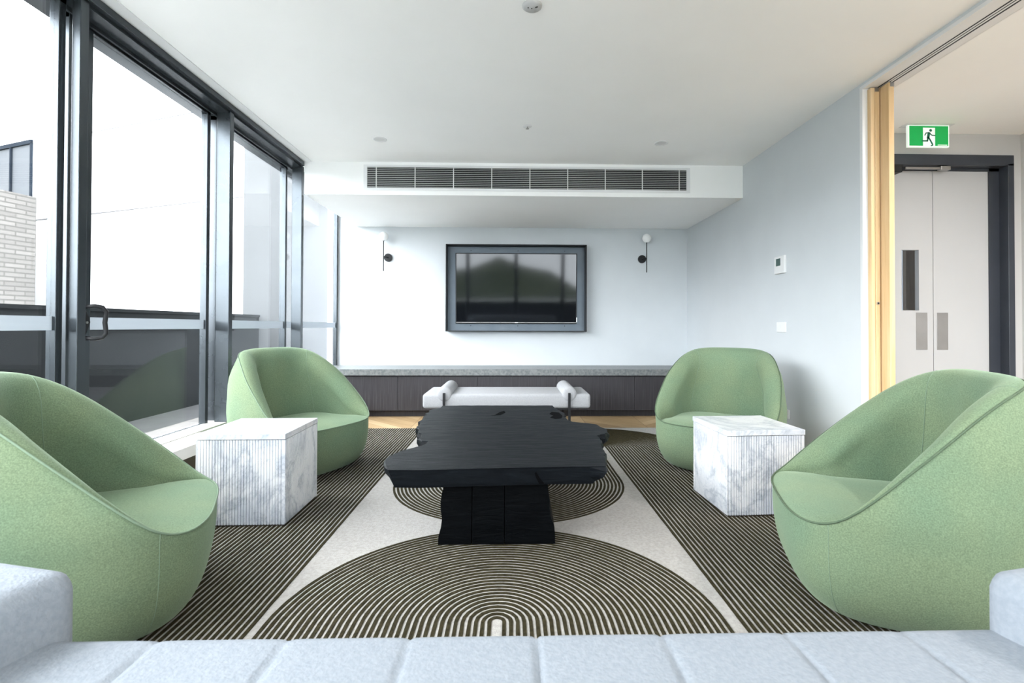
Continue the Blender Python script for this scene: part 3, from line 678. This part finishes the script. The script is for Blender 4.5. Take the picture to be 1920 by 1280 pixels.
# ---------------------------------------------------------------- air grille
t = thing('air_grille', 'long white slatted air conditioning grille in the bulkhead face', 'vent', (.155, YF, 2.495))
gw, gh = 1.555, .10
bm = bmesh.new(); m_ = .035
box(bm, -gw-m_, gw+m_, -.008, 0, gh, gh+m_*.6); box(bm, -gw-m_, gw+m_, -.008, 0, -gh-m_*.7, -gh); box(bm, -gw-m_, -gw, -.008, 0, -gh, gh); box(bm, gw, gw+m_, -.008, 0, -gh, gh)
link('grille_frame', bm, 'white', t)
link('backing', bx(-gw, gw, -.0015, -.0005, -gh, gh), 'black', t)
bm = bmesh.new()
for k in range(11):
    z = -gh + (k+.5)*2*gh/11; box(bm, -gw, gw, -.0065, -.002, z-.0022, z+.0022)
link('slats', bm, 'lampoff', t)
for x in (-1.468, -1.095, -.724, -.354, .017, .386, .754, 1.119, 1.483):
    link('divider', bx(x-.004, x+.004, -.0075, -.001, -gh, gh), 'white', t)

# ---------------------------------------------------------------- ceiling fittings
def downlight(x, y, label):
    t = thing('downlight', label, 'light', (x, y, ZC), group='recessed downlights in the lounge ceiling')
    link('ring', lathe(bmesh.new(), [(.060, 0), (.060, -.003), (.046, -.006), (.042, -.001)], n=36), 'white', t, True)
    link('lens', cyl(bmesh.new(), (0,0,-.0015), (0,0,-.0005), .042, n=32), 'ring', t)
downlight(-1.127, 4.255, 'recessed round downlight at the left of the lounge ceiling')
downlight(1.286, 4.262, 'recessed round downlight at the right of the lounge ceiling')
t = thing('sprinkler', 'small fire sprinkler in the middle of the lounge ceiling', 'sprinkler', (.119, 3.932, ZC))
link('escutcheon', lathe(bmesh.new(), [(.036, 0), (.034, -.005), (.014, -.008), (0, -.008)], n=28), 'white', t, True)
link('stem', cyl(bmesh.new(), (0,0,-.008), (0,0,-.022), .005, n=12), 'steel', t); link('deflector', cyl(bmesh.new(), (0,0,-.022), (0,0,-.024), .013, n=16), 'steel', t)
t = thing('smoke_detector', 'round white speaker type detector on the ceiling at the top edge', 'detector', (.096, 2.447, ZC))
link('housing', lathe(bmesh.new(), [(.049, 0), (.048, -.008), (.040, -.014), (0, -.016)], n=40), 'lampoff', t, True)
for x, y in ((-.02, -.005), (-.002, .0), (.018, -.008), (.024, -.012)): link('vent_hole', cyl(bmesh.new(), (x, y, -.0175), (x, y, -.014), .003, n=10), 'black', t)

# ---------------------------------------------------------------- right wall fittings
t = thing('thermostat', 'white thermostat with dark display on the right grey wall', 'thermostat', (XR, 4.147, 1.585))
link('case', bx(-.022, 0, -.078, .078, -.075, .072, .004), 'white', t); link('display', bx(-.0235, -.021, -.022, .045, -.010, .052), 'lcd', t)
t = thing('light_switch', 'square white light switch plate below the thermostat', 'switch', (XR, 4.142, 1.058))
link('plate', bx(-.009, 0, -.072, .072, -.042, .042, .003), 'white', t); link('rocker', bx(-.012, -.008, .012, .036, -.02, .02, .001, 1), 'white', t)
t = thing('power_outlet', 'white power outlet low on the right wall behind the right rear chair', 'outlet', (XR, 4.085, .345))
link('plate', bx(-.009, 0, -.058, .058, -.037, .037, .003), 'white', t); link('socket', bx(-.0105, -.0085, -.02, .02, -.015, .015), 'lampoff', t)
# sliding timber doors
t = thing('door_2', 'two oak sliding panels stacked at the opening', 'door', (0,0,0), kind='structure')
a = link('door_panel', bx(2.327, 2.356, 3.13, 3.6, .005, 2.600, .002, 1), 'oak', t)
a2 = link('door_panel', bx(2.362, 2.397, 3.06, 3.6, .005, 2.600, .002, 1), 'oak', t)
link('door_panel_lead', bx(2.302, 2.327, 3.135, 3.2, .005, 2.600, .002, 1), 'oak', t)
o = link('finger_pull', cyl(bmesh.new(), (2.339, 3.126, 1.213), (2.339, 3.131, 1.213), .010, n=20), 'steel', a); link('pull_hole', cyl(bmesh.new(), (2.339, 3.1252, 1.213), (2.339, 3.1262, 1.213), .006, n=16), 'black', a)
for px_, py_ in ((2.339, 3.128), (2.385, 3.058)): link('hanger_bracket', bx(px_-.014, px_+.011, py_, py_+.003, 2.572, 2.598), 'steel', t)

# corridor double door
t = thing('door_3', 'pale double door with dark frame at the end of the corridor', 'door', (0, 3.88, 0), kind='structure')
bm = bmesh.new()
box(bm, kx(2.84), kx(3.80), -.02, .06, kz(2.285), kz(2.365), .002, 1); box(bm, kx(3.752), kx(3.80), -.02, .06, 0, kz(2.30), .002, 1); box(bm, kx(2.80), kx(2.85), -.02, .06, 0, kz(2.365))
box(bm, kx(3.672), kx(3.752), .055, .09, 0, kz(2.285)); box(bm, kx(2.85), kx(3.752), .055, .09, kz(2.262), kz(2.29))
link('door_frame', bm, 'navy', t)
YD = .065
la = bmesh.new()
# leaf with cut-out for the vision glass
for b6 in ((kx(2.85), kx(2.99), 0, kz(2.262)), (kx(3.125), kx(3.234), 0, kz(2.262)), (kx(2.99), kx(3.125), 0, kz(1.19)), (kx(2.99), kx(3.125), kz(1.655), kz(2.262))): box(la, b6[0], b6[1], YD, YD+.04, b6[2], b6[3])
l1 = link('door_leaf', la, 'doorp', t); l2 = link('door_leaf', bx(kx(3.238), kx(3.70), YD, YD+.04, 0, kz(2.262)), 'doorp', t)
link('vision_glass', bx(kx(2.99), kx(3.125), YD+.015, YD+.022, kz(1.19), kz(1.655)), 'glass', l1)
link('push_plate', bx(kx(3.10), kx(3.188), YD-.003, YD, kz(.888), kz(1.172), .001, 1), 'steel', l1); link('push_plate', bx(kx(3.262), kx(3.35), YD-.003, YD, kz(.888), kz(1.172), .001, 1), 'steel', l2)
link('closer_arm', box(bx(kx(2.97), kx(3.24), -.01, .004, kz(2.255), kz(2.272), .002, 1), kx(3.235), kx(3.31), -.02, .02, kz(2.250), kz(2.278), .003), 'steel', t)
link('closer_body', bx(kx(2.80), kx(2.93), -.03, .06, kz(2.225), kz(2.285), .005), 'black', t)
struct('wall_beyond_door', bx(4.03, 4.4, 5.0, 5.1, 0, 2.6), 'oakdark', 'timber lined wall seen through the door glass', 'wall')
struct('window_6', bx(2.7, 4.03, 5.04, 5.05, 0, 2.6), 'frost', 'frosted pane put in to brighten the view through the corridor door glass', 'window')  # pane added to let light in behind the door glass
struct('wall_beyond_door_side', bx(2.6, 2.7, 4.0, 5.1, 0, 2.6), 'corr', 'pale side wall of the space beyond the corridor door', 'wall')
struct('wall_beyond_door_right', bx(4.3, 4.4, 3.88, 5.1, 0, 2.6), 'corr', 'pale right wall of the space beyond the corridor door', 'wall')
# exit sign
t = thing('exit_sign', 'green running man exit sign hanging from the corridor ceiling', 'sign', (3.173, 3.71, 2.5185))
link('sign_case', bx(-.130, .130, 0, .018, -.069, .069, .003), 'signwhite', t); gp = link('green_panel', bx(-.122, .122, -.0012, 0, -.061, .061), 'signgreen', t)
link('doorway_symbol', bx(-.037, .038, -.0022, -.0012, -.061, .050), 'signwhite', gp)
fig = bmesh.new()
def sc(px_, py_): return ((px_-492)/2300, -(py_-272)/2300)
def limb(pts, wd):
    for a, b_ in zip(pts, pts[1:]):
        a, b_ = Vector(sc(*a)), Vector(sc(*b_)); d_ = (b_-a).normalized(); nn = Vector((-d_.y, d_.x))*wd/2; a2, b2 = a-d_*wd*.3, b_+d_*wd*.3
        prism(fig, [tuple(a2+nn), tuple(a2-nn), tuple(b2-nn), tuple(b2+nn)], lambda u, v, s: (u, -.0023-.0008*s, v))
c0 = sc(515, 195); prism(fig, [(c0[0]+.0085*cos(k*pi/8), c0[1]+.0085*sin(k*pi/8)) for k in range(16)], lambda u, v, s: (u, -.0023-.0008*s, v))
limb([(490, 232), (478, 300)], .016); limb([(478, 290), (468, 345), (395, 345)], .0085); limb([(484, 295), (515, 345), (542, 395)], .009); limb([(500, 235), (535, 265), (580, 268)], .006); limb([(490, 230), (450, 232), (430, 265)], .006); limb([(520, 412), (545, 405)], .006)
link('running_figure', fig, 'signdark', gp)
link('fine_print', bx(.055, .115, -.002, -.0012, -.058, -.054), 'signwhite', gp)
link('ceiling_bracket', bx(-.15, .15, -.02, .05, .066, .069, .001, 1), 'white', t)
t.scale = (1.237, 1.237, 1.237)
# unseen downlights added to brighten the corridor
for k, (x, y, lab) in enumerate(((3.15, 1.6, 'unseen downlight added in the corridor ceiling nearer the camera'), (3.15, .1, 'unseen downlight added in the corridor ceiling behind the camera side'))):
    t = thing('corridor_fill_downlight', lab, 'light', (x, y, ZH), group='added fill downlights in the corridor ceiling')
    link('ring', lathe(bmesh.new(), [(.060, 0), (.060, -.003), (.046, -.006), (.042, -.001)], n=36), 'white', t, True)
    link('lens', cyl(bmesh.new(), (0,0,-.0015), (0,0,-.0005), .042, n=32), 'lampon', t)
    l = bpy.data.lights.new('corridor_fill_lamp', 'AREA'); l.shape = 'DISK'; l.size = .12; l.energy = 16; l.color = (1, .96, .93)
    lo_ = bpy.data.objects.new('corridor_fill_lamp', l); C.objects.link(lo_); lo_.parent = t; lo_.location = (0, 0, -.02)
